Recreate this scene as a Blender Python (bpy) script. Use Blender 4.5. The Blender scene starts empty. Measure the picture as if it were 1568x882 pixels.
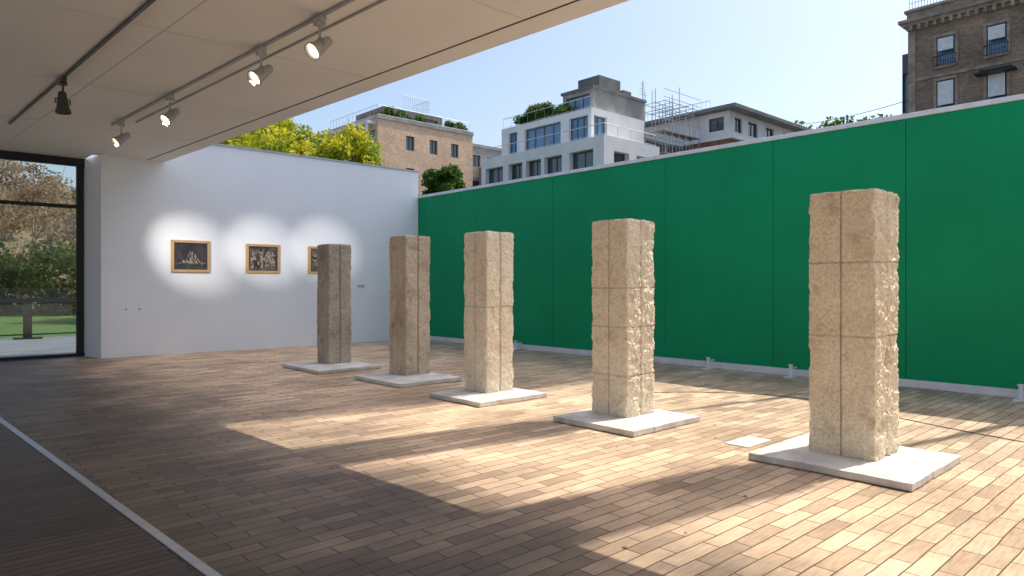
import bpy, math, random
from mathutils import Vector, noise, Matrix
random.seed(7)
scene = bpy.context.scene
scene.view_settings.view_transform = 'Standard'
scene.view_settings.look = 'None'
scene.view_settings.exposure = 0
COL = scene.collection

# ------------------------------------------------------------------ materials
def nt(name):
    m = bpy.data.materials.new(name); m.use_nodes = True
    n = m.node_tree; b = n.nodes["Principled BSDF"]
    return m, n, b

def pmat(name, c1, c2=None, scale=4.0, rough=.7, bump=0.0, bscale=40.0, metal=0.0, spec=.4, stretch=(1,1,1), detail=6, lo=.35, hi=.65):
    m, n, b = nt(name)
    b.inputs['Roughness'].default_value = rough
    b.inputs['Metallic'].default_value = metal
    b.inputs['Specular IOR Level'].default_value = spec
    tc = n.nodes.new('ShaderNodeTexCoord'); mp = n.nodes.new('ShaderNodeMapping')
    mp.inputs['Scale'].default_value = stretch
    n.links.new(tc.outputs['Object'], mp.inputs['Vector'])
    if c2 is None: c2 = tuple(x*.85 for x in c1)
    nz = n.nodes.new('ShaderNodeTexNoise'); nz.inputs['Scale'].default_value = scale; nz.inputs['Detail'].default_value = detail
    n.links.new(mp.outputs[0], nz.inputs['Vector'])
    r = n.nodes.new('ShaderNodeValToRGB')
    r.color_ramp.elements[0].position = lo; r.color_ramp.elements[1].position = hi
    r.color_ramp.elements[0].color = (*c1, 1); r.color_ramp.elements[1].color = (*c2, 1)
    n.links.new(nz.outputs['Fac'], r.inputs['Fac'])
    n.links.new(r.outputs['Color'], b.inputs['Base Color'])
    if bump > 0:
        n2 = n.nodes.new('ShaderNodeTexNoise'); n2.inputs['Scale'].default_value = bscale; n2.inputs['Detail'].default_value = 8
        n.links.new(mp.outputs[0], n2.inputs['Vector'])
        bp = n.nodes.new('ShaderNodeBump'); bp.inputs['Strength'].default_value = bump; bp.inputs['Distance'].default_value = .01
        n.links.new(n2.outputs['Fac'], bp.inputs['Height']); n.links.new(bp.outputs[0], b.inputs['Normal'])
    return m

def brickmat(name, c1, c2, mortar, bw, rh, ms, rough=.6, axis='XY', bump=.3, spec=.4, rot=0, roughvar=0.0, bias=0.0, noisemul=.35, nscale=1.2, offset=.5, canopy_shade=None):
    m, n, b = nt(name)
    tc = n.nodes.new('ShaderNodeTexCoord'); mp = n.nodes.new('ShaderNodeMapping')
    n.links.new(tc.outputs['Object'], mp.inputs['Vector'])
    src = mp.outputs[0]
    if axis != 'XY':
        sp = n.nodes.new('ShaderNodeSeparateXYZ'); cb = n.nodes.new('ShaderNodeCombineXYZ')
        ad = n.nodes.new('ShaderNodeMath'); ad.operation = 'ADD'
        n.links.new(src, sp.inputs[0]); n.links.new(sp.outputs['X'], ad.inputs[0]); n.links.new(sp.outputs['Y'], ad.inputs[1])
        n.links.new(ad.outputs[0], cb.inputs['X']); n.links.new(sp.outputs['Z'], cb.inputs['Y'])
        src = cb.outputs[0]
    else:
        mp.inputs['Rotation'].default_value = (0, 0, rot)
        wn = n.nodes.new('ShaderNodeTexNoise'); wn.inputs['Scale'].default_value = 1.5; wn.inputs['Detail'].default_value = 2
        n.links.new(src, wn.inputs['Vector'])
        sb = n.nodes.new('ShaderNodeVectorMath'); sb.operation = 'MULTIPLY_ADD'
        sb.inputs[1].default_value = (.05, .035, 0)
        n.links.new(wn.outputs['Color'], sb.inputs[0]); n.links.new(src, sb.inputs[2]); src = sb.outputs[0]
    br = n.nodes.new('ShaderNodeTexBrick')
    br.inputs['Scale'].default_value = 1; br.inputs['Brick Width'].default_value = bw; br.inputs['Row Height'].default_value = rh
    br.inputs['Mortar Size'].default_value = ms; br.inputs['Mortar Smooth'].default_value = .2; br.inputs['Bias'].default_value = bias
    br.offset = offset
    br.inputs['Color1'].default_value = (*c1, 1); br.inputs['Color2'].default_value = (*c2, 1); br.inputs['Mortar'].default_value = (*mortar, 1)
    n.links.new(src, br.inputs['Vector'])
    nz = n.nodes.new('ShaderNodeTexNoise'); nz.inputs['Scale'].default_value = nscale; nz.inputs['Detail'].default_value = 8
    n.links.new(tc.outputs['Object'], nz.inputs['Vector'])
    mr = n.nodes.new('ShaderNodeMapRange'); mr.inputs[1].default_value = .3; mr.inputs[2].default_value = .7
    mr.inputs[3].default_value = 1-noisemul; mr.inputs[4].default_value = 1+noisemul*.6
    n.links.new(nz.outputs['Fac'], mr.inputs[0])
    g = n.nodes.new('ShaderNodeTexNoise'); g.inputs['Scale'].default_value = 6; g.inputs['Detail'].default_value = 8
    mp2 = n.nodes.new('ShaderNodeMapping'); mp2.inputs['Scale'].default_value = (1, 9, 1) if axis == 'XY' else (1, 1, 1)
    n.links.new(tc.outputs['Object'], mp2.inputs[0]); n.links.new(mp2.outputs[0], g.inputs['Vector'])
    mg = n.nodes.new('ShaderNodeMapRange'); mg.inputs[1].default_value = .3; mg.inputs[2].default_value = .7; mg.inputs[3].default_value = .80; mg.inputs[4].default_value = 1.15
    n.links.new(g.outputs['Fac'], mg.inputs[0])
    mm = n.nodes.new('ShaderNodeMath'); mm.operation = 'MULTIPLY'; n.links.new(mr.outputs[0], mm.inputs[0]); n.links.new(mg.outputs[0], mm.inputs[1])
    fac = mm.outputs[0]
    if canopy_shade:     # canopy shade painted into the boards: darker under the roof, paler in the open
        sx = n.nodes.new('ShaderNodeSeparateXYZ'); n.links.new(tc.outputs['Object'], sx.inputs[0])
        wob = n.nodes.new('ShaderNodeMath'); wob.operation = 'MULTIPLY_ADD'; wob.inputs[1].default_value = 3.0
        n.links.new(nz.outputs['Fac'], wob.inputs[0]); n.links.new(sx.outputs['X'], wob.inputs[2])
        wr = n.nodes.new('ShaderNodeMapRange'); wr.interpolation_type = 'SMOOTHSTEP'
        wr.inputs[1].default_value = canopy_shade[0]+1.5; wr.inputs[2].default_value = canopy_shade[1]+1.5; wr.inputs[3].default_value = canopy_shade[2]; wr.inputs[4].default_value = 1
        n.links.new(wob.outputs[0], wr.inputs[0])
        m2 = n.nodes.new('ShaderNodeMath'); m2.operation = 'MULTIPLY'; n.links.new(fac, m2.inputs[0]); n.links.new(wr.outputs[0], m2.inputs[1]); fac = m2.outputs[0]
    vm = n.nodes.new('ShaderNodeVectorMath'); vm.operation = 'SCALE'
    n.links.new(br.outputs['Color'], vm.inputs[0]); n.links.new(fac, vm.inputs['Scale'])
    n.links.new(vm.outputs[0], b.inputs['Base Color'])
    b.inputs['Specular IOR Level'].default_value = spec
    rr = n.nodes.new('ShaderNodeMapRange'); rr.inputs[1].default_value = .3; rr.inputs[2].default_value = .7
    rr.inputs[3].default_value = rough-roughvar; rr.inputs[4].default_value = rough+roughvar
    n.links.new(g.outputs['Fac'], rr.inputs[0]); n.links.new(rr.outputs[0], b.inputs['Roughness'])
    if bump > 0:
        inv = n.nodes.new('ShaderNodeMath'); inv.operation = 'MULTIPLY_ADD'; inv.inputs[1].default_value = -1
        n.links.new(br.outputs['Fac'], inv.inputs[0])
        gs = n.nodes.new('ShaderNodeMath'); gs.operation = 'MULTIPLY'; gs.inputs[1].default_value = .5
        n.links.new(g.outputs['Fac'], gs.inputs[0]); n.links.new(gs.outputs[0], inv.inputs[2])
        bp = n.nodes.new('ShaderNodeBump'); bp.inputs['Strength'].default_value = bump; bp.inputs['Distance'].default_value = .006
        n.links.new(inv.outputs[0], bp.inputs['Height']); n.links.new(bp.outputs[0], b.inputs['Normal'])
    return m

def leafmat(name, c1, c2, scale=1.2):
    m = pmat(name, c1, c2, scale=scale, rough=.55, spec=.25, detail=3, lo=.38, hi=.62)
    n = m.node_tree; b = n.nodes["Principled BSDF"]; out = [x for x in n.nodes if x.type == 'OUTPUT_MATERIAL'][0]
    tr = n.nodes.new('ShaderNodeBsdfTranslucent'); mx = n.nodes.new('ShaderNodeMixShader'); mx.inputs[0].default_value = .45
    src = b.inputs['Base Color'].links[0].from_socket
    n.links.new(src, tr.inputs[0]); n.links.new(b.outputs[0], mx.inputs[1]); n.links.new(tr.outputs[0], mx.inputs[2]); n.links.new(mx.outputs[0], out.inputs[0])
    return m

def glassmat(name):
    m, n, b = nt(name); out = [x for x in n.nodes if x.type == 'OUTPUT_MATERIAL'][0]
    t = n.nodes.new('ShaderNodeBsdfTransparent'); t.inputs[0].default_value = (.9, .94, .93, 1)
    g = n.nodes.new('ShaderNodeBsdfGlossy'); g.inputs['Roughness'].default_value = .01
    fr = n.nodes.new('ShaderNodeFresnel'); fr.inputs[0].default_value = 1.45
    mx = n.nodes.new('ShaderNodeMixShader')
    n.links.new(fr.outputs[0], mx.inputs[0]); n.links.new(t.outputs[0], mx.inputs[1]); n.links.new(g.outputs[0], mx.inputs[2]); n.links.new(mx.outputs[0], out.inputs[0])
    return m

def emat(name, c, s):
    m, n, b = nt(name); b.inputs['Base Color'].default_value = (.8, .8, .8, 1)
    b.inputs['Emission Color'].default_value = (*c, 1); b.inputs['Emission Strength'].default_value = s
    return m

M_white = pmat('white_plaster', (.89, .915, .95), (.86, .885, .93), scale=1.3, rough=.85, bump=.08, bscale=120)
M_ceil = pmat('ceiling_plaster', (.88, .85, .82), (.83, .805, .775), scale=.8, rough=.8, bump=.04, bscale=60)
M_green = pmat('green_painted_panel', (.001, .31, .125), (.001, .27, .106), scale=.7, rough=.6, bump=.05, bscale=30, spec=.2)
M_cap = pmat('white_metal_cap', (.78, .80, .83), rough=.4)
M_floor = brickmat('wood_block_floor', (.78, .57, .39), (.43, .305, .205), (.11, .078, .055), .44, .125, .005, rough=.50, roughvar=.13, bump=.5, spec=.28, noisemul=.30, offset=.37, nscale=.8, canopy_shade=(1.8, 4.6, .27))
M_deck = brickmat('dark_deck_boards', (.12, .08, .055), (.075, .05, .036), (.015, .011, .009), 2.6, .085, .007, rough=.5, roughvar=.1, bump=.5, noisemul=.3)
M_strip = pmat('steel_strip', (.5, .52, .55), (.42, .44, .47), scale=8, rough=.35, metal=.4)
M_black = pmat('black_steel', (.014, .016, .018), rough=.45)
M_glass = glassmat('clear_glass')
M_slab = pmat('pale_concrete', (.76, .745, .71), (.54, .525, .495), scale=3.5, rough=.85, bump=.5, bscale=60)
M_win = pmat('window_glass_dark', (.03, .045, .06), (.06, .085, .11), scale=.5, rough=.04, spec=1.0)
M_winb = pmat('window_glass_blue', (.06, .16, .28), (.10, .22, .36), scale=.4, rough=.04, spec=1.0)
M_bwhite = pmat('white_render', (.80, .81, .82), (.70, .71, .72), scale=.6, rough=.8, bump=.1)
M_conc = pmat('grey_concrete', (.42, .41, .39), (.29, .285, .275), scale=.9, rough=.9, bump=.3, bscale=20)
M_concd = pmat('dark_concrete', (.22, .22, .22), (.15, .15, .155), scale=.9, rough=.9)
M_tan = brickmat('tan_brick', (.86, .60, .41), (.72, .49, .33), (.66, .52, .4), .24, .08, .008, rough=.85, axis='V', bump=.1, noisemul=.18, nscale=.5)
M_brown = brickmat('brown_brick', (.34, .23, .16), (.19, .13, .09), (.33, .285, .23), .26, .085, .010, rough=.85, axis='V', bump=.2, noisemul=.35, nscale=.5)
M_red = brickmat('red_brick', (.34, .11, .065), (.22, .08, .05), (.3, .25, .2), .24, .08, .008, rough=.85, axis='V', bump=.1)
M_stone_trim = pmat('carved_stone_trim', (.40, .33, .26), (.24, .195, .155), scale=2, rough=.85, bump=.4, bscale=10)
M_frame = pmat('grey_window_frame', (.12, .125, .13), rough=.5)
M_framew = pmat('white_window_frame', (.7, .7, .7), rough=.5)
M_pipe = pmat('galvanised_tube', (.42, .44, .46), rough=.4, metal=.5)
M_bark = pmat('tree_bark', (.09, .065, .045), (.05, .037, .027), scale=6, rough=.9, bump=.6, stretch=(4, 4, 1))
M_leafy = leafmat('yellow_green_leaves', (.22, .32, .02), (.66, .60, .04), 1.0)
M_leafg = leafmat('green_leaves', (.035, .10, .016), (.12, .21, .035), 1.2)
M_leafb = leafmat('dry_brown_twigs', (.17, .12, .075), (.46, .33, .20), .6)
M_leafd = leafmat('dark_hedge_leaves', (.02, .045, .008), (.11, .17, .022), .8)
M_grass = pmat('lawn_grass', (.04, .095, .018), (.06, .13, .024), scale=2, rough=.9, bump=.5)
M_ground = pmat('town_ground', (.16, .155, .14), (.12, .125, .10), scale=.05, rough=.95)
M_court = pmat('bounce_paving', (.46, .44, .41), (.38, .365, .34), scale=1, rough=.8)
M_hill = pmat('hill_soil', (.2, .15, .09), (.12, .11, .05), scale=.3, rough=.95)
M_terr = pmat('terrace_paving', (.17, .18, .205), (.12, .13, .15), scale=1, rough=.7)
M_oak = pmat('oak_frame', (.60, .40, .19), (.48, .30, .13), scale=4, rough=.5, stretch=(1, 1, 8))
M_lampbody = pmat('lamp_grey_metal', (.5, .49, .48), rough=.35, metal=.3)
M_lampdark = pmat('lamp_dark_metal', (.08, .07, .065), rough=.35, metal=.3)
M_bulb = emat('lit_bulb', (1, .80, .50), 9)

# ------------------------------------------------------------------ mesh helpers
class MB:
    def __init__(s): s.v = []; s.f = []
    def quad(s, a, b, c, d):
        i = len(s.v); s.v += [tuple(a), tuple(b), tuple(c), tuple(d)]; s.f.append((i, i+1, i+2, i+3))
    def box(s, x0, x1, y0, y1, z0, z1):
        i = len(s.v)
        s.v += [(x0,y0,z0),(x1,y0,z0),(x1,y1,z0),(x0,y1,z0),(x0,y0,z1),(x1,y0,z1),(x1,y1,z1),(x0,y1,z1)]
        s.f += [(i,i+3,i+2,i+1),(i+4,i+5,i+6,i+7),(i,i+1,i+5,i+4),(i+1,i+2,i+6,i+5),(i+2,i+3,i+7,i+6),(i+3,i,i+4,i+7)]
    def prism(s, pts, z0, z1):
        i = len(s.v); k = len(pts)
        s.v += [(p[0], p[1], z0) for p in pts] + [(p[0], p[1], z1) for p in pts]
        s.f.append(tuple(range(i+k-1, i-1, -1))); s.f.append(tuple(range(i+k, i+2*k)))
        for j in range(k): s.f.append((i+j, i+(j+1) % k, i+k+(j+1) % k, i+k+j))
    def tube(s, a, b, r0, r1=None, seg=6):
        r1 = r0 if r1 is None else r1
        a = Vector(a); b = Vector(b); d = (b-a)
        if d.length < 1e-6: return
        q = d.to_track_quat('Z', 'Y'); i = len(s.v)
        for p, r in ((a, r0), (b, r1)):
            for k in range(seg):
                t = 2*math.pi*k/seg
                s.v.append(tuple(p + q @ Vector((r*math.cos(t), r*math.sin(t), 0))))
        for k in range(seg): s.f.append((i+k, i+(k+1) % seg, i+seg+(k+1) % seg, i+seg+k))
        s.f.append(tuple(range(i+seg-1, i-1, -1))); s.f.append(tuple(range(i+seg, i+2*seg)))
    def obj(s, name, mat, parent=None, bevel=0, smooth=False):
        me = bpy.data.meshes.new(name); me.from_pydata(s.v, [], s.f); me.update()
        o = bpy.data.objects.new(name, me); COL.objects.link(o)
        if mat: me.materials.append(mat)
        if parent: o.parent = parent
        if smooth:
            for p in me.polygons: p.use_smooth = True
        if bevel:
            md = o.modifiers.new('bevel', 'BEVEL'); md.width = bevel; md.segments = 2; md.limit_method = 'ANGLE'
        return o

def empty(name):
    o = bpy.data.objects.new(name, None); COL.objects.link(o); o.empty_display_size = .3; return o

def box(name, x0, x1, y0, y1, z0, z1, mat, parent=None, bevel=0):
    b = MB(); b.box(x0, x1, y0, y1, z0, z1); return b.obj(name, mat, parent, bevel)

def facade(w, g, fr, p0, ud, n, W, z0, z1, wins, depth=.22, bars=1):
    P = lambda u, z, k=0.0: (p0[0]+ud[0]*u+n[0]*k, p0[1]+ud[1]*u+n[1]*k, z)
    us = sorted(set([0, W]+[a for q in wins for a in q[:2]])); zs = sorted(set([z0, z1]+[a for q in wins for a in q[2:4]]))
    for i in range(len(us)-1):
        for j in range(len(zs)-1):
            cu = (us[i]+us[i+1])/2; cz = (zs[j]+zs[j+1])/2
            if any(q[0] < cu < q[1] and q[2] < cz < q[3] for q in wins): continue
            w.quad(P(us[i], zs[j]), P(us[i+1], zs[j]), P(us[i+1], zs[j+1]), P(us[i], zs[j+1]))
    def fb(a, b, c, d, k0, k1):
        pts = [P(a, c, k0), P(b, c, k0), P(b, d, k0), P(a, d, k0), P(a, c, k1), P(b, c, k1), P(b, d, k1), P(a, d, k1)]
        i = len(fr.v); fr.v += pts
        fr.f += [(i,i+3,i+2,i+1),(i+4,i+5,i+6,i+7),(i,i+1,i+5,i+4),(i+1,i+2,i+6,i+5),(i+2,i+3,i+7,i+6),(i+3,i,i+4,i+7)]
    for q in wins:
        a, b, c, d = q[:4]
        w.quad(P(a, c), P(a, d), P(a, d, -depth), P(a, c, -depth)); w.quad(P(b, c), P(b, d), P(b, d, -depth), P(b, c, -depth))
        w.quad(P(a, c), P(b, c), P(b, c, -depth), P(a, c, -depth)); w.quad(P(a, d), P(b, d), P(b, d, -depth), P(a, d, -depth))
        g.quad(P(a, c, -depth+.02), P(b, c, -depth+.02), P(b, d, -depth+.02), P(a, d, -depth+.02))
        t = .06; k0, k1 = -depth+.03, -depth+.08
        fb(a, a+t, c, d, k0, k1); fb(b-t, b, c, d, k0, k1); fb(a+t, b-t, c, c+t, k0, k1); fb(a+t, b-t, d-t, d, k0, k1)
        nb = bars if len(q) < 5 else q[4]
        for k in range(nb):
            u = a+(b-a)*(k+1)/(nb+1); fb(u-.025, u+.025, c+t, d-t, k0, k1-.01)

def building(name, x0, x1, y0, y1, z0, z1, wall, west, south, glass=M_win, frame=M_frame, parent=None, bars=1, parapet=None, depth=.22):
    e = parent or empty(name)
    w, g, f = MB(), MB(), MB()
    facade(w, g, f, (x0, y1), (0, -1), (-1, 0), y1-y0, z0, z1, west, depth, bars)
    facade(w, g, f, (x0, y0), (1, 0), (0, -1), x1-x0, z0, z1, south, depth, bars)
    facade(w, g, f, (x1, y0), (0, 1), (1, 0), y1-y0, z0, z1, [], depth)
    facade(w, g, f, (x1, y1), (-1, 0), (0, 1), x1-x0, z0, z1, [], depth)
    w.quad((x0, y0, z1-.02), (x1, y0, z1-.02), (x1, y1, z1-.02), (x0, y1, z1-.02))
    w.obj('walls', wall, e)
    if g.v: g.obj('window_glass', glass, e); f.obj('window_frames', frame, e)
    if parapet:
        b = MB(); o = .08
        b.box(x0-o, x1+o, y0-o, y0+.25, z1+.002, z1+parapet); b.box(x0-o, x1+o, y1-.25, y1+o, z1+.002, z1+parapet)
        b.box(x0-o, x0+.25, y0+.252, y1-.252, z1+.002, z1+parapet); b.box(x1-.25, x1+o, y0+.252, y1-.252, z1+.002, z1+parapet)
        b.obj('parapet', M_bwhite if wall == M_bwhite else M_stone_trim if wall == M_brown else M_conc, e)
    return e

def railing(name, pts, z0, h, mat, parent=None, gap=.15, r=.012, mid=False, rail=.025):
    b = MB()
    for i in range(len(pts)-1):
        a = Vector((*pts[i], z0)); c = Vector((*pts[i+1], z0)); L = (c-a).length; n = max(1, int(L/gap))
        b.tube(a+Vector((0, 0, h)), c+Vector((0, 0, h)), rail, seg=4)
        b.tube(a+Vector((0, 0, .1)), c+Vector((0, 0, .1)), r, seg=4)
        if mid: b.tube(a+Vector((0, 0, h*.5)), c+Vector((0, 0, h*.5)), r, seg=4)
        for k in range(n+1):
            p = a.lerp(c, k/n); b.tube(p, p+Vector((0, 0, h)), r, seg=4)
    return b.obj(name, mat, parent)

# ------------------------------------------------------------------ foliage
def leaf_cloud(name, clumps, n, size, mat, parent=None, seed=1):
    rnd = random.Random(seed); v = []; f = []
    vol = [c[3]**2 for c in clumps]; tot = sum(vol)
    for c, vv in zip(clumps, vol):
        for _ in range(int(n*vv/tot)):
            d = Vector((rnd.gauss(0, 1), rnd.gauss(0, 1), rnd.gauss(0, 1))).normalized()
            rr = c[3]*(rnd.random()**.45)*(1+.25*noise.noise(d*2.3+Vector((c[0], c[1], c[2]))))
            p = Vector(c[:3])+Vector((d.x*rr, d.y*rr, d.z*rr*.8))
            s = size*(.5+rnd.random())
            a = Vector((rnd.gauss(0, 1), rnd.gauss(0, 1), rnd.gauss(0, 1))).normalized(); b = a.cross(Vector((rnd.gauss(0, 1), rnd.gauss(0, 1), rnd.gauss(0, 1)))).normalized()
            i = len(v)
            v += [tuple(p-a*s*.6), tuple(p+b*s*.35), tuple(p+a*s*.6), tuple(p-b*s*.35)]; f.append((i, i+1, i+2, i+3))
    me = bpy.data.meshes.new(name); me.from_pydata(v, [], f); me.update()
    o = bpy.data.objects.new(name, me); COL.objects.link(o); me.materials.append(mat)
    if parent: o.parent = parent
    return o

def tree(name, x, y, zbase, ztop, rad, mat, n=6000, leaf=.2, seed=1, nclump=16):
    rnd = random.Random(seed); e = empty(name); H = ztop-zbase; b = MB()
    pts = [Vector((x, y, zbase-.05))]
    for k in range(1, 5): pts.append(Vector((x+rnd.uniform(-.15, .15)*k, y+rnd.uniform(-.15, .15)*k, zbase+H*.17*k)))
    R0 = H*.022+.06
    for k in range(4): b.tube(pts[k], pts[k+1], R0*(1-.2*k), R0*(1-.2*(k+1)), 8)
    cl = []
    for k in range(nclump):
        a = k*2.399+rnd.random()*.6; t = (k+.5)/nclump; zz = zbase+H*(.38+.54*t)
        rr = rad*math.sin(math.pi*(.22+.68*t))*rnd.uniform(.45, .9); cr = rad*rnd.uniform(.20, .38)
        c = Vector((x+math.cos(a)*rr, y+math.sin(a)*rr, zz)); cl.append((*c, cr))
        s = pts[1+int(t*2.9)]
        m = s.lerp(c, .5)+Vector((0, 0, -.1*rad*.4)); b.tube(s, m, R0*.35, R0*.22, 5); b.tube(m, c, R0*.22, R0*.07, 5)
        for _ in range(2):
            q = c+Vector((rnd.uniform(-1, 1), rnd.uniform(-1, 1), rnd.uniform(-.3, 1)))*cr; b.tube(c, q, R0*.08, R0*.03, 4)
    b.obj('trunk_and_limbs', M_bark, e); leaf_cloud('crown', cl, n, leaf, mat, e, seed)
    return e

# ------------------------------------------------------------------ ground, floors
g = MB(); g.quad((-700, -700, -.08), (700, -700, -.08), (700, 700, -.08), (-700, 700, -.08)); g.obj('ground', M_ground)
g = MB(); g.quad((-40, -40, -.07), (12.3, -40, -.07), (12.3, 18.26, -.07), (-40, 18.26, -.07)); g.obj('bounce_paving', M_court)  # unseen pale paving added to bounce light up onto the ceiling
SX = lambda y: 1.54-.05*y
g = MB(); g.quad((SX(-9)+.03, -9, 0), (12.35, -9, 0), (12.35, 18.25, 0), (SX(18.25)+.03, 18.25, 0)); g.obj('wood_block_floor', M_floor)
g = MB(); g.quad((-6, -9, 0), (SX(-9)-.03, -9, 0), (SX(18.25)-.03, 18.25, 0), (-6, 18.25, 0)); g.obj('deck_floor', M_deck)
g = MB(); g.prism([(SX(-9)-.03, -9), (SX(-9)+.03, -9), (SX(18.1)+.03, 18.1), (SX(18.1)-.03, 18.1)], -.02, .006); g.obj('steel_floor_strip', M_strip)
box('floor_light_patch', 6.30, 6.78, 3.42, 3.68, .0, .008, M_slab)  # patch of reflected light on the floor, painted as a pale plate
cu = bpy.data.curves.new('floor_cable', 'CURVE'); cu.dimensions = '3D'; cu.bevel_depth = .005
sp = cu.splines.new('NURBS'); pts = [(7.6, 6.6), (8.4, 6.3), (9.3, 5.6), (9.7, 4.6), (9.5, 3.6), (8.8, 2.6), (8.5, 1.2)]
sp.points.add(len(pts)-1)
for i, p in enumerate(pts): sp.points[i].co = (p[0], p[1], .006, 1)
sp.use_endpoint_u = True
o = bpy.data.objects.new('floor_cable', cu); COL.objects.link(o); cu.materials.append(pmat('brown_cable', (.2, .15, .11)))
rnd = random.Random(77); b = MB()
for k in range(70):
    x = rnd.uniform(2, 11.5); y = rnd.uniform(1.5, 14); s = rnd.uniform(.012, .03); a = rnd.uniform(0, 3.14)
    c_, s_ = math.cos(a)*s, math.sin(a)*s
    b.quad((x-c_, y-s_, .004), (x+s_*.5, y-c_*.5, .010), (x+c_, y+s_, .005), (x-s_*.5, y+c_*.5, .011))
b.obj('fallen_leaves', pmat('dry_leaf', (.42, .33, .2), (.25, .17, .09)))

# ------------------------------------------------------------------ roof / ceiling
EX = lambda y: 5.83-.0567*y
ZC = 4.5
roof = empty('canopy_roof')
b = MB(); b.prism([(-6, -9), (EX(-9), -9), (EX(17.45), 17.45), (3.4, 17.45), (3.4, 18.4), (-6, 18.4)], ZC, ZC+.5); b.obj('ceiling_slab', M_ceil, roof)
b = MB()
for off, wd in ((.36, .022),):
    b.prism([(EX(-8.9)-off-wd, -8.9), (EX(-8.9)-off, -8.9), (EX(17.28)-off, 17.28), (EX(17.28)-off-wd, 17.28)], ZC-.006, ZC+.001)
b.obj('shadow_gap', pmat('gap_dark', (.06, .055, .05)), roof)
M_joint = pmat('panel_joint', (.62, .60, .57), rough=.8)
b = MB()
for y in (-3.6, -.6, 2.4, 5.4, 8.4, 11.4, 14.4):
    b.prism([(-5.9, y), (EX(y)-.4, y), (EX(y)-.4, y+.008), (-5.9, y+.008)], ZC-.003, ZC+.001)
for off in (4.6, 3.0):
    b.prism([(EX(-8.9)-off-.008, -8.9), (EX(-8.9)-off, -8.9), (EX(17.2)-off, 17.2), (EX(17.2)-off-.008, 17.2)], ZC-.0045, ZC+.001)
b.obj('panel_joints', M_joint, roof)

def trk(name, x_at, y0, y1, w, drop, mat):
    e = MB(); e.prism([(x_at(y0)-w, y0), (x_at(y0)+w, y0), (x_at(y1)+w, y1), (x_at(y1)-w, y1)], ZC-drop, ZC+.001); return e.obj(name, mat)
TX = lambda y: 3.84-.0585*y
M_track = pmat('track_grey', (.34, .33, .32), rough=.4)
trk('lighting_track', TX, -4, 13.9, .018, .03, M_track)
trk('lighting_track', lambda y: TX(y)+.24, -4, 13.4, .012, .02, M_track)
T2 = lambda y: 2.36-.047*y
trk('lighting_track', T2, -4, 15, .016, .03, M_lampdark)

def spotlamp(x, y, aim, body, lit=True, target=None, power=90, drop=.22, ang=26):
    e = empty('track_spotlight')
    b = MB(); b.box(x-.035, x+.035, y-.09, y+.09, ZC-.085, ZC-.031); b.box(x-.05, x+.05, y-.05, y+.05, ZC-.12, ZC-.0851); b.obj('track_adapter', body, e, bevel=.006)
    p = Vector((x, y, ZC-.12-drop))
    b = MB(); b.tube((x, y, ZC-.12), p+Vector((0, 0, .09)), .014, seg=10)
    a = Vector(aim).normalized(); side = a.cross(Vector((0, 0, 1)))
    side = side.normalized() if side.length > .08 else Vector((1, 0, 0))
    for s in (-1, 1):
        q = p+side*.088*s; b.tube(p+Vector((0, 0, .10)), q+Vector((0, 0, .06)), .009, seg=6); b.tube(q+Vector((0, 0, .06)), q, .009, seg=6)
    b.obj('yoke', body, e)
    prof = [(-.17, .0), (-.17, .035), (-.15, .052), (-.06, .060), (-.04, .07), (.05, .078), (.10, .096), (.130, .099), (.130, .090), (.07, .070)]
    q = a.to_track_quat('Z', 'Y'); m = MB(); S = 24
    for zz, r in prof:
        for k in range(S):
            t = 2*math.pi*k/S; m.v.append(tuple(p+q @ Vector((r*math.cos(t), r*math.sin(t), zz))))
    for i in range(len(prof)-1):
        for k in range(S): m.f.append((i*S+k, i*S+(k+1) % S, (i+1)*S+(k+1) % S, (i+1)*S+k))
    m.obj('lamp_head', body, e, smooth=True)
    m = MB()
    for k in range(S):
        t = 2*math.pi*k/S; m.v.append(tuple(p+q @ Vector((.078*math.cos(t), .078*math.sin(t), .092))))
    m.v.append(tuple(p+q @ Vector((0, 0, .125))))
    for k in range(S): m.f.append((k, (k+1) % S, S))
    m.obj('lens', M_bulb if lit else M_lampdark, e, smooth=True)
    if lit:
        L = bpy.data.lights.new('spot_beam', 'SPOT'); L.energy = power; L.color = (1, .95, .88); L.spot_size = math.radians(ang); L.spot_blend = 1.0; L.shadow_soft_size = .05
        o = bpy.data.objects.new('spot_beam', L); COL.objects.link(o); o.parent = e
        o.location = p+a*.19
        tg = Vector(target) if target else p+a*3
        o.rotation_euler = (tg-o.location).to_track_quat('-Z', 'Y').to_euler()
R_ = Vector((.7373, -.6756, 0)); F_ = Vector((.6756, .7373, 0))
aimL = (-.48*R_ - .58*F_ + Vector((0, 0, -.62)))
spotlamp(TX(6.8), 6.8, aimL, M_lampbody, True, (2.2, 9, 0), 40)
spotlamp(TX(8.15), 8.15, aimL, M_lampbody, True, (8.92, 17.3, 2.6), 3400, ang=11.5)
spotlamp(TX(11.1), 11.1, aimL+Vector((.1, -.1, 0)), M_lampbody, True, (7.2, 17.3, 2.55), 2200, ang=16)
spotlamp(TX(13.4), 13.4, aimL, M_lampbody, True, (5.44, 17.3, 2.45), 900, ang=25)
spotlamp(T2(11.2), 11.2, (0.05, 0, -1), M_lampdark, False, None, 0, drop=.26)

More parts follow.
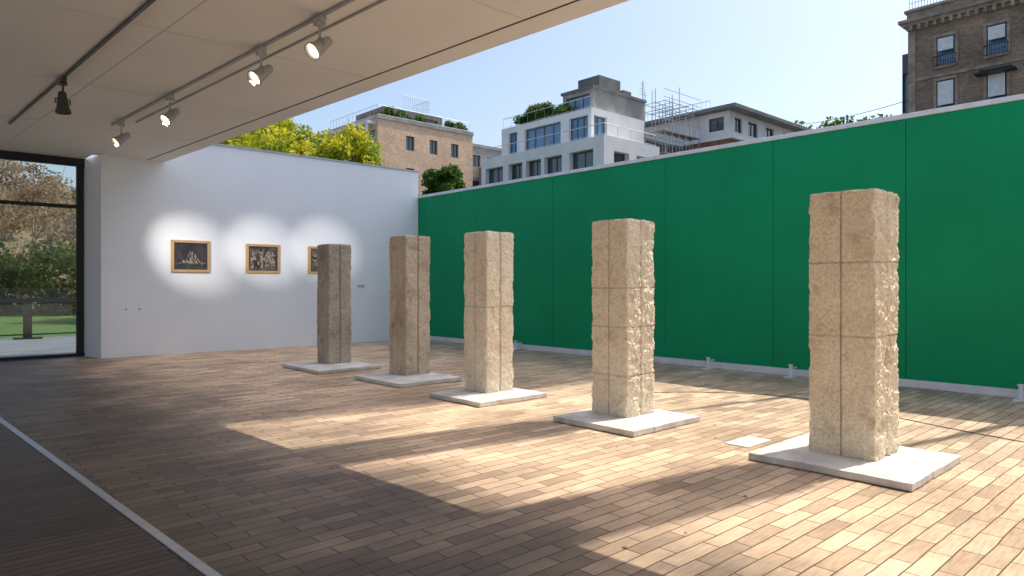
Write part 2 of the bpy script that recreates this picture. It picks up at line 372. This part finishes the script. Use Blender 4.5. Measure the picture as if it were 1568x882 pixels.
# ------------------------------------------------------------------ white wall
ww = empty('white_gallery_wall')
b = MB(); b.prism([(3.55, 17.3), (11.985, 17.3), (11.985, 17.62), (3.56, 17.62)], -.02, 5.05); b.obj('wall', M_white, ww)
b = MB(); b.prism([(3.552, 17.302), (3.9, 17.7), (3.7, 18.22), (3.38, 18.22)], -.02, ZC); b.obj('return', M_white, ww)
b = MB(); b.box(4.86, 12.0, 17.27, 17.66, 5.052, 5.09); b.obj('coping', pmat('coping_metal', (.45, .5, .56), rough=.4, metal=.3), ww)
b = MB(); b.box(9.92, 10.13, 17.285, 17.3, 1.56, 1.64); b.obj('wall_label', pmat('label_grey', (.6, .62, .65)), bevel=.002)
b = MB(); b.box(4.03, 4.06, 17.292, 17.3, 1.06, 1.09); b.box(4.3, 4.33, 17.292, 17.3, 1.06, 1.09); b.obj('wall_socket', M_lampdark)

def picture(cx, cz, w, h, kind):
    e = empty('framed_picture'); t = .06; y0 = 17.24; y1 = 17.3
    b = MB()
    b.box(cx-w/2, cx+w/2, y0, y1, cz+h/2-t, cz+h/2); b.box(cx-w/2, cx+w/2, y0, y1, cz-h/2, cz-h/2+t)
    b.box(cx-w/2, cx-w/2+t, y0, y1, cz-h/2+t, cz+h/2-t); b.box(cx+w/2-t, cx+w/2, y0, y1, cz-h/2+t, cz+h/2-t)
    b.obj('frame', M_oak, e, bevel=.004)
    b = MB(); b.box(cx-w/2+t, cx+w/2-t, 17.283, 17.299, cz-h/2+t, cz+h/2-t)
    b.obj('print', pmat('print_dark', (.035, .035, .045), (.16, .13, .11) if kind > 1 else (.07, .065, .07), scale=5, rough=.5, spec=.2), e)
    rnd = random.Random(kind); iw, ih = w-2*t-.06, h-2*t-.06
    cols = [pmat('print_tone', c, rough=.6, spec=.2) for c in ((.5, .37, .2), (.26, .16, .09), (.4, .38, .36))]
    n = 0
    for ci, cm in enumerate(cols):
        b = MB()
        for k in range(34):
            if kind == 1:
                u = rnd.gauss(0, .19)*iw; u = max(-.48*iw, min(.44*iw, u)); hh = (.12+.55*math.exp(-(u/iw*5)**2)*rnd.random())*ih; z = cz-ih*.33; ww_ = rnd.uniform(.008, .028)
                a = rnd.uniform(0, hh*.8)
                bx = (cx+u, cx+u+ww_, z+a, z+a+hh*.25)
            else:
                u = rnd.uniform(-.48, .42)*iw; a = rnd.uniform(-.45, .3)*ih; bx = (cx+u, cx+u+rnd.uniform(.01, .05), cz+a, cz+a+rnd.uniform(.015, .09))
            yy = 17.2815-.0003*n; n += 1
            b.quad((bx[0], yy, bx[2]), (bx[1], yy, bx[2]), (bx[1], yy, bx[3]), (bx[0], yy, bx[3]))
        b.obj('print_shapes', cm, e)
picture(5.42, 2.31, .88, .76, 1); picture(7.18, 2.30, .88, .74, 2); picture(8.85, 2.30, .88, .74, 3)

# ------------------------------------------------------------------ glazed wall, left
gw = empty('glazed_wall'); Y = 18.2
b = MB()
b.box(-6, 3.40, Y-.06, Y+.06, 4.32, ZC-.002); b.box(-6, 3.40, Y-.06, Y+.06, -.01, .07)
for x in (3.24, .35, -2.6, -5.5): b.box(x-.0, x+.13, Y-.055, Y+.055, .071, 4.319)
b2 = [(.48, 3.24), (-2.47, .35), (-5.37, -2.6)]
for a, c in b2: b.box(a+.001, c-.001, Y-.04, Y+.04, 3.36, 3.44)
b.obj('steel_frame', M_black, gw, bevel=.004)
b = MB()
for a, c in b2: b.box(a, c, Y-.006, Y+.006, .071, 3.36); b.box(a, c, Y-.006, Y+.006, 3.44, 4.319)
b.obj('glass_panes', M_glass, gw)

box('terrace', -14, 11.9, 18.27, 26.0, -.07, -.01, M_terr)
bl = empty('terrace_balustrade'); b = MB()
b.box(-14, 11, 25.4, 25.5, 1.10, 1.23); b.box(-14, 11, 25.43, 25.47, .10, .14)
for x in (-12, -9.9, -7.7, -5.5, -3.3, -1.1, 1.1, 3.25, 5.5, 7.7): b.box(x-.11, x+.11, 25.4, 25.5, .0, 1.099); b.box(x-.35, x+.35, 25.2, 25.6, -.009, .03)
b.box(-14, 11, 25.44, 25.455, .85, .88); b.obj('rails', M_black, bl)
g = MB(); g.quad((-60, 26.0, -.04), (30, 26.0, -.04), (30, 42, .2), (-60, 42, .2)); g.obj('lawn', M_grass)
def hz(x, t): return 12.0*(t**.75)*max(0, min(1, (21-x)/12))
m = MB(); NX, NY = 40, 16
for j in range(NY+1):
    for i in range(NX+1):
        x = -60+i*80/NX; y = 41+j*45/NY; t = j/NY
        m.v.append((x, y, .1+hz(x, t)+1.2*noise.noise(Vector((x*.12, y*.12, 0)))*t))
for j in range(NY):
    for i in range(NX): a = j*(NX+1)+i; m.f.append((a, a+1, a+NX+2, a+NX+1))
m.obj('hill', M_hill, smooth=True)
rnd = random.Random(5); cl = []; st = MB()
for k in range(240):
    x = rnd.uniform(-20, 15); y = rnd.uniform(44, 76); t = (y-41)/45; z = hz(x, t); zz = z+rnd.uniform(.5, 3.4)
    cl.append((x, y, zz, rnd.uniform(.8, 1.7)))
    for _ in range(3): st.tube((x, y, z-.3), (x+rnd.uniform(-1.2, 1.2), y+rnd.uniform(-1, 1), zz+rnd.uniform(.3, 1.6)), .06, .015, 4)
e = empty('dry_hillside_shrubs'); leaf_cloud('twigs', cl, 80000, .2, M_leafb, e, seed=3)
st.obj('stems', pmat('pale_stems', (.42, .36, .28), (.2, .15, .1)), e)
cl = [(rnd.uniform(-22, 14), rnd.uniform(39.5, 44), rnd.uniform(.5, 3.4), rnd.uniform(.8, 1.5)) for k in range(110)]
leaf_cloud('green_hedge', cl, 42000, .22, M_leafd, seed=4)

# ------------------------------------------------------------------ green wall
gwl = empty('green_boundary_wall')
seams = [17.0, 14.6, 11.64, 8.37, 6.03, 3.82, 1.6, -.7, -3.0, -5.3, -9.0]
b = MB()
for i in range(len(seams)-1):
    b.box(12.0, 12.06, seams[i+1]+.004, seams[i]-.004, .12, 4.26)
b.box(12.0, 12.06, 17.004, 18.6, .12, 4.26)
b.obj('green_panels', M_green, gwl, bevel=.002)
box('backing', 12.061, 12.30, -9, 18.6, -.02, 4.25, M_concd, gwl)
box('cap', 11.97, 12.33, -9, 18.6, 4.262, 4.34, M_cap, gwl, bevel=.006)
box('skirting', 11.975, 12.058, -9, 17.28, .0, .118, M_cap, gwl, bevel=.004)
def foot(x, y):
    e = MB(); e.box(x-.16, x+.10, y-.07, y+.07, .001, .02); e.tube((x-.02, y, .02), (x-.02, y, .20), .028, seg=12); e.tube((x-.02, y, .16), (x+.2, y, .16), .015, seg=8)
    e.tube((x-.02, y, .2), (x-.02, y, .225), .042, seg=12)
    e.obj('wall_support_foot', M_cap, bevel=.002)
for y in (12.67, 7.2, 5.57, 2.27, -.9): foot(11.75, y)

# ------------------------------------------------------------------ stone pillars
def stone_mat(name, c1, c2, dark):
    m, n, b = nt(name); b.inputs['Roughness'].default_value = .92; b.inputs['Specular IOR Level'].default_value = .15
    tc = n.nodes.new('ShaderNodeTexCoord')
    def nz(s, d=8):
        k = n.nodes.new('ShaderNodeTexNoise'); k.inputs['Scale'].default_value = s; k.inputs['Detail'].default_value = d; n.links.new(tc.outputs['Object'], k.inputs['Vector']); return k
    a = nz(2.2); r = n.nodes.new('ShaderNodeValToRGB'); e = r.color_ramp.elements
    e[0].position = .32; e[0].color = (*c2, 1); e[1].position = .62; e[1].color = (*c1, 1)
    n.links.new(a.outputs['Fac'], r.inputs[0])
    f = nz(38, 10); r2 = n.nodes.new('ShaderNodeMapRange'); r2.inputs[1].default_value = .3; r2.inputs[2].default_value = .7; r2.inputs[3].default_value = .80; r2.inputs[4].default_value = 1.13
    n.links.new(f.outputs['Fac'], r2.inputs[0])
    vo = n.nodes.new('ShaderNodeTexVoronoi'); vo.inputs['Scale'].default_value = 30; n.links.new(tc.outputs['Object'], vo.inputs['Vector'])
    pit = n.nodes.new('ShaderNodeMapRange'); pit.inputs[1].default_value = .06; pit.inputs[2].default_value = .2; pit.inputs[3].default_value = .6; pit.inputs[4].default_value = 1
    n.links.new(vo.outputs['Distance'], pit.inputs[0])
    st = nz(5.5, 6); sr = n.nodes.new('ShaderNodeMapRange'); sr.inputs[1].default_value = .54; sr.inputs[2].default_value = .75; sr.inputs[3].default_value = 0; sr.inputs[4].default_value = .65
    n.links.new(st.outputs['Fac'], sr.inputs[0])
    mx = n.nodes.new('ShaderNodeMix'); mx.data_type = 'RGBA'; n.links.new(sr.outputs[0], mx.inputs[0]); n.links.new(r.outputs[0], mx.inputs[6]); mx.inputs[7].default_value = (*dark, 1)
    at = n.nodes.new('ShaderNodeAttribute'); at.attribute_name = 'joint'
    mj = n.nodes.new('ShaderNodeMix'); mj.data_type = 'RGBA'; n.links.new(at.outputs['Fac'], mj.inputs[0]); n.links.new(mx.outputs[2], mj.inputs[6]); mj.inputs[7].default_value = (*[x*.35 for x in dark], 1)
    mu = n.nodes.new('ShaderNodeMath'); mu.operation = 'MULTIPLY'; n.links.new(r2.outputs[0], mu.inputs[0]); n.links.new(pit.outputs[0], mu.inputs[1])
    vs = n.nodes.new('ShaderNodeVectorMath'); vs.operation = 'SCALE'; n.links.new(mj.outputs[2], vs.inputs[0]); n.links.new(mu.outputs[0], vs.inputs['Scale'])
    n.links.new(vs.outputs[0], b.inputs['Base Color'])
    bp = n.nodes.new('ShaderNodeBump'); bp.inputs['Strength'].default_value = .75; bp.inputs['Distance'].default_value = .013
    ad = n.nodes.new('ShaderNodeMath'); ad.operation = 'MULTIPLY_ADD'; ad.inputs[1].default_value = .8
    n.links.new(pit.outputs[0], ad.inputs[0]); n.links.new(f.outputs['Fac'], ad.inputs[2])
    n.links.new(ad.outputs[0], bp.inputs['Height']); n.links.new(bp.outputs[0], b.inputs['Normal'])
    return m
S_cream = stone_mat('cream_limestone', (.92, .80, .61), (.82, .69, .51), (.48, .38, .26))
S_cream2 = stone_mat('buff_limestone', (.93, .82, .64), (.84, .72, .55), (.54, .43, .30))
S_grey = stone_mat('grey_brown_limestone', (.56, .48, .39), (.42, .35, .28), (.2, .16, .125))
S_brown = stone_mat('brown_limestone', (.74, .61, .46), (.55, .445, .325), (.28, .21, .145))

def pillar(cx, cy, w, ztop, mat, slab, joints, seed, rough_s=.018, rough_w=.004):
    e = empty('stone_pillar'); z0 = .07; H = ztop-z0; nc, nr = 60, 240; hw = w/2
    m = MB(); off = Vector((seed*7.3, seed*3.1, 0)); JT = []
    dirs = [((-1, 0), (0, -1)), ((0, -1), (1, 0)), ((1, 0), (0, 1)), ((0, 1), (-1, 0))]
    ring = 4*nc
    def P(k, z):
        side = (k//nc) % 4; t = (k % nc)/nc; n, tg = dirs[side]
        u = -hw+w*t
        x = n[0]*hw+tg[0]*u; y = n[1]*hw+tg[1]*u
        base = Vector((x, y, z)); q = base+off
        rw = rough_s if side == 1 else rough_s*.7 if side == 2 else rough_w
        ed = min(t, 1-t); blend = min(1, ed/.06)
        rw = rw*blend + .008*(1-blend)
        d = rw*(.8*noise.noise(q*8)+.9*noise.noise(q*19)+.8*noise.noise(q*42))
        if side in (1, 2):
            c = noise.noise(q*5.2+Vector((9, 1, 3))); d += rw*1.3*min(0, c+.05)*blend
        gv = math.exp(-(u/(.005 if side != 1 else .012))**2)
        d -= gv*(.010 if side != 1 else .026)
        j = gv*(.75+.25*noise.noise(q*5) if side != 1 else .4)
        for zj in joints:
            gj = math.exp(-((z-zj-.004*math.sin(x*9))/.0055)**2)
            d -= .009*gj; j = max(j, gj*(.65+.4*noise.noise(q*6)))
        chip = max(0, noise.noise(q*6+Vector((3, 3, 3)))-.06)
        d -= (.007+.085*chip)*max(0, 1-ed/.055)
        topd = (ztop-z)/.03
        if topd < 1: d -= .010*(1-topd)
        nn = Vector((n[0], n[1], 0))
        if ed < .02:
            other = dirs[(side-1) % 4][0] if t < .5 else dirs[(side+1) % 4][0]
            nn = (nn+Vector((other[0], other[1], 0))*(1-ed/.02)).normalized()
        return base+nn*d, max(0, min(1, j))
    for r in range(nr+1):
        z = z0+H*r/nr
        for k in range(ring):
            p, j = P(k, z); JT.append(j)
            m.v.append((cx+p.x, cy+p.y, p.z+(0 if r < nr else .010*noise.noise(p*9+off))))
    for r in range(nr):
        for k in range(ring): a = r*ring+k; b_ = r*ring+(k+1) % ring; m.f.append((a, b_, b_+ring, a+ring))
    base = nr*ring; N = 8; last = base
    for j in range(1, N+1):
        s = 1-j/N if j < N else 0
        st = len(m.v)
        if j < N:
            for k in range(ring):
                vx, vy, vz = m.v[base+k]; x = cx+(vx-cx)*s; y = cy+(vy-cy)*s
                m.v.append((x, y, ztop+.012+.014*noise.noise(Vector((x*9, y*9, seed)))-.01*s)); JT.append(0)
            for k in range(ring): m.f.append((last+k, last+(k+1) % ring, st+(k+1) % ring, st+k))
            last = st
        else:
            m.v.append((cx, cy, ztop+.012)); JT.append(0)
            for k in range(ring): m.f.append((last+k, last+(k+1) % ring, st))
    o = m.obj('shaft', mat, e, smooth=True)
    at = o.data.attributes.new('joint', 'FLOAT', 'POINT'); at.data.foreach_set('value', JT)
    x0, x1, y0, y1 = slab; s = MB(); pts = []; K = 26
    cor = [(x0, y0), (x1, y0), (x1, y1), (x0, y1)]
    for i in range(4):
        a, c = cor[i], cor[(i+1) % 4]
        for k in range(K):
            t = k/K; x = a[0]+(c[0]-a[0])*t; y = a[1]+(c[1]-a[1])*t
            d = .016*noise.noise(Vector((x*5, y*5, seed)))+.008*noise.noise(Vector((x*20, y*20, seed)))
            x += d if i in (1, 3) else 0; y += d if i in (0, 2) else 0
            pts.append((x, y))
    s.prism(pts, .006, .068); s.obj('base_slab', M_slab, e, bevel=.006)
    return e
pillar(6.666, 2.564, .585, 2.455, S_cream, (5.88, 7.19, 1.83, 3.19), (1.15, 1.815), 1, .019)
pillar(6.629, 5.236, .545, 2.385, S_cream2, (5.83, 7.11, 4.47, 5.65), (.55, 1.12, 1.58), 2, .017)
pillar(6.623, 7.740, .53, 2.385, S_cream2, (5.78, 7.03, 6.93, 8.06), (1.3,), 3, .009)
pillar(6.846, 10.139, .52, 2.47, S_brown, (5.95, 7.2, 9.1, 10.5), (), 4, .007, .005)
pillar(6.691, 12.60, .50, 2.43, S_grey, (5.8, 7.1, 11.5, 13.05), (), 5, .007, .005)
pillar(6.66, -.05, .56, 2.42, S_cream, (6.05, 7.3, -.7, .6), (.9, 1.6), 6, .016)

# ------------------------------------------------------------------ skyline
def grid(us, zs): return [(a, b, c, d) for a, b in us for c, d in zs]
A = building('tan_brick_building', 31.9, 42.6, 52.2, 61, -.05, 16.3, M_tan,
    grid([(.4, 2.9), (3.5, 5.4), (6.0, 8.4)], [(4.2, 6.2), (7.3, 9.3), (10.4, 12.3), (13.4, 15.4)]),
    grid([(2.95, 3.85), (5.55, 6.45), (8.05, 8.95)], [(4.9, 6.2), (8.0, 9.3), (11.1, 12.3), (13.9, 15.2)]), parapet=.35)
b = MB()
for z in (6.8, 9.9, 12.8, 15.8): b.box(31.0, 31.898, 52.5, 61.2, z, z+.28)
b.box(30.98, 31.2, 52.6, 52.8, 0, 15.8); b.obj('balcony_slabs', M_bwhite, A)
railing('balcony_rail', [(31.05, 52.6), (31.05, 61.1)], 13.08, 1.0, M_frame, A, .3)
railing('balcony_rail', [(31.05, 52.6), (31.05, 61.1)], 10.18, 1.0, M_frame, A, .3)
building('penthouse', 34.2, 41.0, 55, 60, 16.3, 18.3, M_concd, [(.5, 2.2, 16.6, 17.9), (2.8, 4.5, 16.6, 17.9)], [(.6, 2.8, 16.6, 17.9), (3.6, 6.2, 16.6, 17.9)], parent=A)
railing('roof_rail', [(32, 61), (32, 52.4), (42.4, 52.4)], 16.65, .9, M_pipe, A, .6)
b = MB(); b.box(37.2, 39.8, 56, 58.5, 18.3, 18.5); b.obj('roof_hatch', M_bwhite, A)
railing('roof_cage', [(37, 55.8), (40, 55.8), (40, 58.6)], 18.4, 1.6, M_pipe, A, .25, mid=True)
rnd = random.Random(11)
leaf_cloud('roof_terrace_plants', [(33+rnd.uniform(0, 10), 53.4+rnd.uniform(-.3, 1), 16.9+rnd.uniform(0, .6), rnd.uniform(.3, .7)) for _ in range(24)], 7000, .16, M_leafg, A, 12)
building('grey_apartment_block', 42.9, 49.5, 53.4, 61, -.05, 15.6, M_conc, [], grid([(.6, 1.7), (2.6, 3.6)], [(10.9, 12.2), (13.6, 14.8)]), parapet=.3)
building('grey_apartment_block', 44.2, 50.5, 50.2, 53.2, -.05, 13.4, M_concd, grid([(.5, 2.4)], [(10.5, 12.3)]), grid([(.6, 2.0)], [(10.5, 12)]), parapet=.2)

B = building('white_modern_building', 34, 40, 28.4, 40.6, -.05, 11.3, M_bwhite,
    grid([(.5, 2.5), (3.1, 4.6), (4.95, 6.5), (6.8, 8.5), (9.2, 11.3)], [(2.2, 4.2), (5.4, 7.4), (8.55, 10.55)]), [(1.0, 2.6, 8.6, 10.4), (3.4, 5.0, 8.6, 10.4)], frame=M_frame, depth=.45)
building('upper_floor', 36, 42, 31.2, 40.5, 11.3, 13.95, M_bwhite, [(.8, 1.8, 11.75, 13.5), (2.6, 6.4, 11.75, 13.5, 3), (7.2, 9.0, 11.75, 13.5, 2)], [(.3, 1.7, 11.75, 13.5)], glass=M_winb, parent=B, depth=.3)
railing('terrace_rail', [(34.15, 40.5), (34.15, 28.55), (39.8, 28.55)], 11.3, .8, M_pipe, B, 1.2)
railing('terrace_rail', [(36.1, 40.4), (36.1, 31.3)], 13.95, .8, M_pipe, B, .9)
building('roof_pavilion', 39, 43.5, 35.8, 41, 13.95, 15.4, M_bwhite, [(.6, 2.2, 14.3, 15.1), (2.8, 4.6, 14.3, 15.1)], [], parent=B)
leaf_cloud('roof_garden', [(37.4+rnd.uniform(-.4, .6), rnd.uniform(34.5, 39.6), 14.4+rnd.uniform(0, .9), rnd.uniform(.35, .7)) for _ in range(22)], 9000, .15, M_leafg, B, 14)

C = building('concrete_apartment_building', 38.02, 44.2, 32.8, 35.78, -.05, 16.0, M_conc, [(.3, 2.7, 14.1, 15.7, 2)], [(1.2, 1.9, 13.3, 14.3), (3.4, 4.2, 13.0, 14.3), (4.9, 5.7, 13.0, 14.3), (1.2, 1.9, 10.6, 11.8), (3.4, 4.2, 10.4, 11.8), (4.9, 5.7, 10.4, 11.8)], glass=M_winb)
b = MB(); b.box(37.95, 44.3, 32.6, 32.798, 12.1, 12.35); b.box(37.9, 44.3, 32.65, 35.9, 16.0, 16.2); b.box(39.2, 41.7, 33.2, 35.3, 16.2, 17.3); b.box(42.3, 43.3, 33.4, 34.4, 16.2, 16.8)
b.obj('roof_boxes', M_concd, C)
railing('balcony_rail', [(40.6, 32.0), (44.1, 32.0)], 12.4, .9, M_frame, C, .2)
box('balcony', 40.5, 44.2, 31.9, 32.598, 12.15, 12.36, M_conc, C)
building('brown_rear_building', 44.3, 49.8, 33.2, 40, -.05, 13.2, M_concd, [], grid([(.6, 1.5), (2.4, 3.3), (4.1, 5.0)], [(8.2, 9.6), (11, 12.3)]), parapet=.2)

sc = MB(); rnd = random.Random(21)
xs = [44.4+.95*i for i in range(6)]; ys = [31.0, 31.9, 32.9]; zs = [0+1.7*k for k in range(10)]
for i, x in enumerate(xs):
    for j, y in enumerate(ys): sc.tube((x, y, 0), (x, y, 17.0+rnd.uniform(-1.6, .7)-(.5 if i > 3 else 0)), .03, seg=5)
for z in zs[1:]+[15.9]:
    for y in ys: sc.tube((xs[0]-.2, y, z), (xs[-1]+.2, y, z), .025, seg=5)
    for y in ys[:1]: sc.tube((xs[0]-.2, y, z+.9), (xs[-1]+.2, y, z+.9), .022, seg=5)
    for x in xs: sc.tube((x, ys[0]-.2, z), (x, ys[-1]+.1, z), .025, seg=5)
for k in range(9):
    for i in (0, 2, 4): sc.tube((xs[i], ys[0]-.03, zs[k]), (xs[i+1], ys[0]-.03, zs[k]+1.7), .022, seg=5)
e = empty('scaffolding'); sc.obj('tubes', M_pipe, e)
b = MB()
for z in zs[4:9]: b.box(xs[0], xs[-1], ys[0]+.05, ys[1]-.05, z+.03, z+.07)
b.obj('boards', pmat('scaffold_boards', (.35, .28, .2), rough=.9), e)
a = empty('roof_aerial'); b = MB(); b.tube((45.6, 34, 13.2), (45.6, 34, 18.3), .035)
for k in range(5): b.tube((45.1+.05*k, 34, 17.2+.22*k), (46.1-.05*k, 34, 17.2+.22*k), .018)
b.obj('mast', M_pipe, a)

E = building('flat_roof_house', 50.1, 63.7, 28.7, 38, -.05, 13.6, M_red, grid([(5, 6.2), (7, 8.2)], [(10.5, 12)]), grid([(1, 2), (3.5, 4.5), (6, 7), (9, 10)], [(10.5, 12.2)]))
building('top_storey', 50.4, 63.4, 29.0, 37.8, 13.6, 15.8, M_bwhite, [(6.9, 8.3, 14.3, 15.4)], [(.8, 2.0, 14.2, 15.4), (3.0, 4.6, 14.2, 15.4), (6.0, 7.5, 14.2, 15.4), (9.2, 11, 14.2, 15.4)], parent=E)
b = MB(); b.box(49.5, 64.5, 28.0, 38.6, 15.8, 16.08); b.obj('eaves', M_concd, E)
b = MB(); b.box(49.9, 63.9, 28.4, 38.2, 13.45, 13.7); b.obj('string_course', M_bwhite, E)
m = MB(); m.v = [(49.7, 28.2, 16.08), (64.3, 28.2, 16.08), (64.3, 38.4, 16.08), (49.7, 38.4, 16.08), (53, 31, 16.9), (61, 31, 16.9), (61, 35.5, 16.9), (53, 35.5, 16.9)]
m.f = [(0, 1, 5, 4), (1, 2, 6, 5), (2, 3, 7, 6), (3, 0, 4, 7), (4, 5, 6, 7)]; m.obj('hipped_roof', M_frame, E)
railing('roof_rail', [(50, 30.5), (50, 38)], 16.1, .7, M_pipe, E, .4)

rnd = random.Random(31)
cl = []
for k in range(34):
    t = k/33; x = 68+t*10; y = 33.5-t*10.5; cl.append((x+rnd.uniform(-1, 1), y+rnd.uniform(-.5, .5), 16.7+1.2*t+rnd.uniform(-.6, .9), rnd.uniform(.6, 1.3)))
    cl.append((x, y, 13, 2.6))
leaf_cloud('distant_treeline', cl, 18000, .4, M_leafg, None, 32)
cu = bpy.data.curves.new('overhead_cable', 'CURVE'); cu.dimensions = '3D'; cu.bevel_depth = .02
sp = cu.splines.new('POLY'); sp.points.add(10)
for i in range(11):
    t = i/10; sp.points[i].co = (62+(46.8-62)*t, 28.4+(14.8-28.4)*t, 16.4+(13.1-16.4)*t-.2*4*t*(1-t), 1)
o = bpy.data.objects.new('overhead_cable', cu); COL.objects.link(o); cu.materials.append(M_black)

yT = 14.45
ws = []
for cy in (12.5, 10.0):
    u = yT-cy
    for z in (4.5, 7.15, 9.8, 12.45, 15.0): ws.append((u-.47, u+.47, z-.45, z+1.25, 0))
F = building('brown_brick_building', 46, 51.4, 8.6, yT, -.05, 17.1, M_brown, ws, grid([(2, 3)], [(12, 13.7), (14.7, 16.3)]), glass=M_winb, frame=M_framew, bars=0, depth=.3)
b = MB()
for (o_, za, zb) in ((.12, 17.1, 17.3), (.30, 17.3, 17.5), (.48, 17.5, 17.68), (.1, 17.68, 18.15), (.22, 18.15, 18.3)):
    b.box(46-o_, 51.5, 8.6-o_, yT+o_, za+.001, zb)
b.box(45.9, 46.0-.002, 8.6, yT+.06, 13.95, 14.12); b.box(45.88, 46-.002, 8.6, yT+.06, 11.3, 11.45)
for k in range(14): yy = 8.7+k*.42; b.box(45.6, 45.878, yy, yy+.16, 17.0, 17.3)
for cy in (12.5, 10.0):
    for z in (12.45, 15.0, 9.8):
        b.box(45.86, 45.998, cy-.62, cy+.62, z+1.252, z+1.42); b.box(45.84, 45.998, cy-.58, cy+.58, z-.56, z-.452)
        for s in (-1, 1): b.box(45.93, 45.998, cy+s*.55-.08, cy+s*.55+.08, z-.452, z+1.252)
b.box(45.93, 45.998, yT-.35, yT+.05, 0, 11.29); b.box(45.93, 45.998, yT-.35, yT+.05, 11.46, 13.94); b.box(45.93, 45.998, yT-.35, yT+.05, 14.13, 17.0)
b.obj('cornice_and_trim', M_stone_trim, F)
for cy in (12.5, 10.0): railing('balconette', [(45.96, cy+.55), (45.72, cy+.55), (45.72, cy-.55), (45.96, cy-.55)], 14.5, .62, M_black, F, .12, r=.012)
railing('roof_railing', [(46, yT), (46, 8.7)], 18.3, .9, M_black, F, .16, mid=True)
b = MB()
b.box(45.2, 45.83, 9.0, 10.9, 13.45, 13.55); b.box(45.35, 45.83, 9.2, 10.7, 13.551, 13.7); b.obj('window_hood', M_black, F)
b = MB()
for cy in (12.5, 10.0):
    for z in (15.0, 12.45): b.box(45.90, 45.915, cy-.4, cy+.4, z+(.45 if z > 13 else -.2), z+1.18)
b.obj('window_blinds', pmat('blinds', (.75, .77, .8), rough=.7), F)
building('glass_stair_tower', 46.8, 50, yT+.06, 15.1, -.05, 16.0, M_frame, [(.05, .53, 2+2.6*k, 4.4+2.6*k) for k in range(5)], [], glass=M_winb)

T = building('shade_tower', 52, 63, -1.26, 9.2, -.05, 82.5, M_conc, grid([(1+2.4*k, 2.6+2.4*k) for k in range(4)], [(3+3.2*k, 4.7+3.2*k) for k in range(24)]), grid([(1+2.4*k, 2.6+2.4*k) for k in range(4)], [(3+3.2*k, 4.7+3.2*k) for k in range(24)]))  # unseen tower added to shade the rear floor and white wall
box('crown', 51.9, 63.1, -2.0, 9.3, 82.501, 89, M_concd, T, bevel=.05)  # overhang shaped to widen the tower's shadow near the third pillar

AZ = Vector((.98, -.2, 0)).normalized(); PX = Vector((.2, .98, 0)).normalized()
M_cloth = pmat('shadow_banner_cloth', (.55, .1, .06), (.5, .08, .05), rough=.8)
def shadow_banner(x, y, z0, z1, w):  # unseen masts added so their cloths lengthen the pillar shadows
    e = empty('shadow_banner_mast'); b = MB()
    b.tube((x, y, -.08), (x, y, z1+.15), .075, .045, 12); b.tube((x, y, z1+.15), (x, y, z1+.28), .07, .02, 10)
    q = Vector((x, y, 0))
    for z in (z0, z1): b.tube(q-PX*w/2+Vector((0, 0, z)), q+PX*w/2+Vector((0, 0, z)), .02, seg=6)
    b.obj('mast', M_pipe, e)
    m = MB(); NU, NV = 8, 24
    for j in range(NV+1):
        for i in range(NU+1):
            u = -w/2+w*i/NU; p = q+PX*u+AZ*(.03*math.sin(i*1.3+j*.4)-.09)
            m.v.append((p.x, p.y, z0+(z1-z0)*j/NV))
    for j in range(NV):
        for i in range(NU): a = j*(NU+1)+i; m.f.append((a, a+1, a+NU+2, a+NU+1))
    m.obj('shadow_banner', M_cloth, e, smooth=True)
shadow_banner(14, 1.07, 14.7, 19.5, .84)
shadow_banner(18, 2.92, 21.8, 26.7, .86)

# ------------------------------------------------------------------ trees
tree('autumn_tree', 12.2, 31.5, 0, 9.1, 3.4, M_leafy, 13000, .18, 41, 26)
tree('autumn_tree', 16.4, 30.2, 0, 9.6, 2.8, M_leafy, 12000, .18, 42, 24)
tree('autumn_tree', 9.6, 33.5, 0, 8.3, 2.8, M_leafy, 8000, .18, 43, 18)
tree('autumn_tree', 14.6, 33.5, 0, 10.8, 2.6, M_leafy, 10000, .18, 47, 22)
tree('autumn_tree', 18.4, 32.0, 0, 8.4, 1.9, M_leafy, 6000, .18, 48, 14)
tree('green_tree', 24.2, 32.0, 0, 8.9, 2.2, M_leafg, 8000, .2, 44, 16)
tree('green_tree', 26.5, 34.0, 0, 8.0, 2.0, M_leafg, 6000, .2, 45, 14)
tree('green_tree', 43, 62, 0, 18.5, 3.2, M_leafg, 4000, .35, 46, 14)

# ------------------------------------------------------------------ light
e_ = math.radians(60)
to_sun = Vector((AZ.x*math.cos(e_), AZ.y*math.cos(e_), math.sin(e_)))
L = bpy.data.lights.new('sun', 'SUN'); L.energy = 5.0; L.angle = math.radians(.35); L.color = (1, .93, .82)
o = bpy.data.objects.new('sun', L); COL.objects.link(o); o.rotation_euler = to_sun.to_track_quat('Z', 'Y').to_euler(); o.location = (20, -6, 40)
w = bpy.data.worlds.new('World'); scene.world = w; w.use_nodes = True
n = w.node_tree; bg = n.nodes['Background']; sk = n.nodes.new('ShaderNodeTexSky'); sk.sky_type = 'NISHITA'; sk.sun_disc = False
sk.sun_elevation = e_; sk.sun_rotation = math.atan2(AZ.x, AZ.y); sk.air_density = 1.0; sk.dust_density = 3.2; sk.ozone_density = 1.3
n.links.new(sk.outputs[0], bg.inputs['Color']); bg.inputs['Strength'].default_value = .215

# ------------------------------------------------------------------ camera
cam = bpy.data.cameras.new('camera'); co = bpy.data.objects.new('camera', cam); COL.objects.link(co)
cam.sensor_width = 36; cam.lens = 24.13; cam.clip_end = 2000; cam.shift_y = -.0019
co.location = (0, 0, 1.6); co.rotation_euler = (math.radians(90), 0, math.radians(-42.5))
scene.camera = co
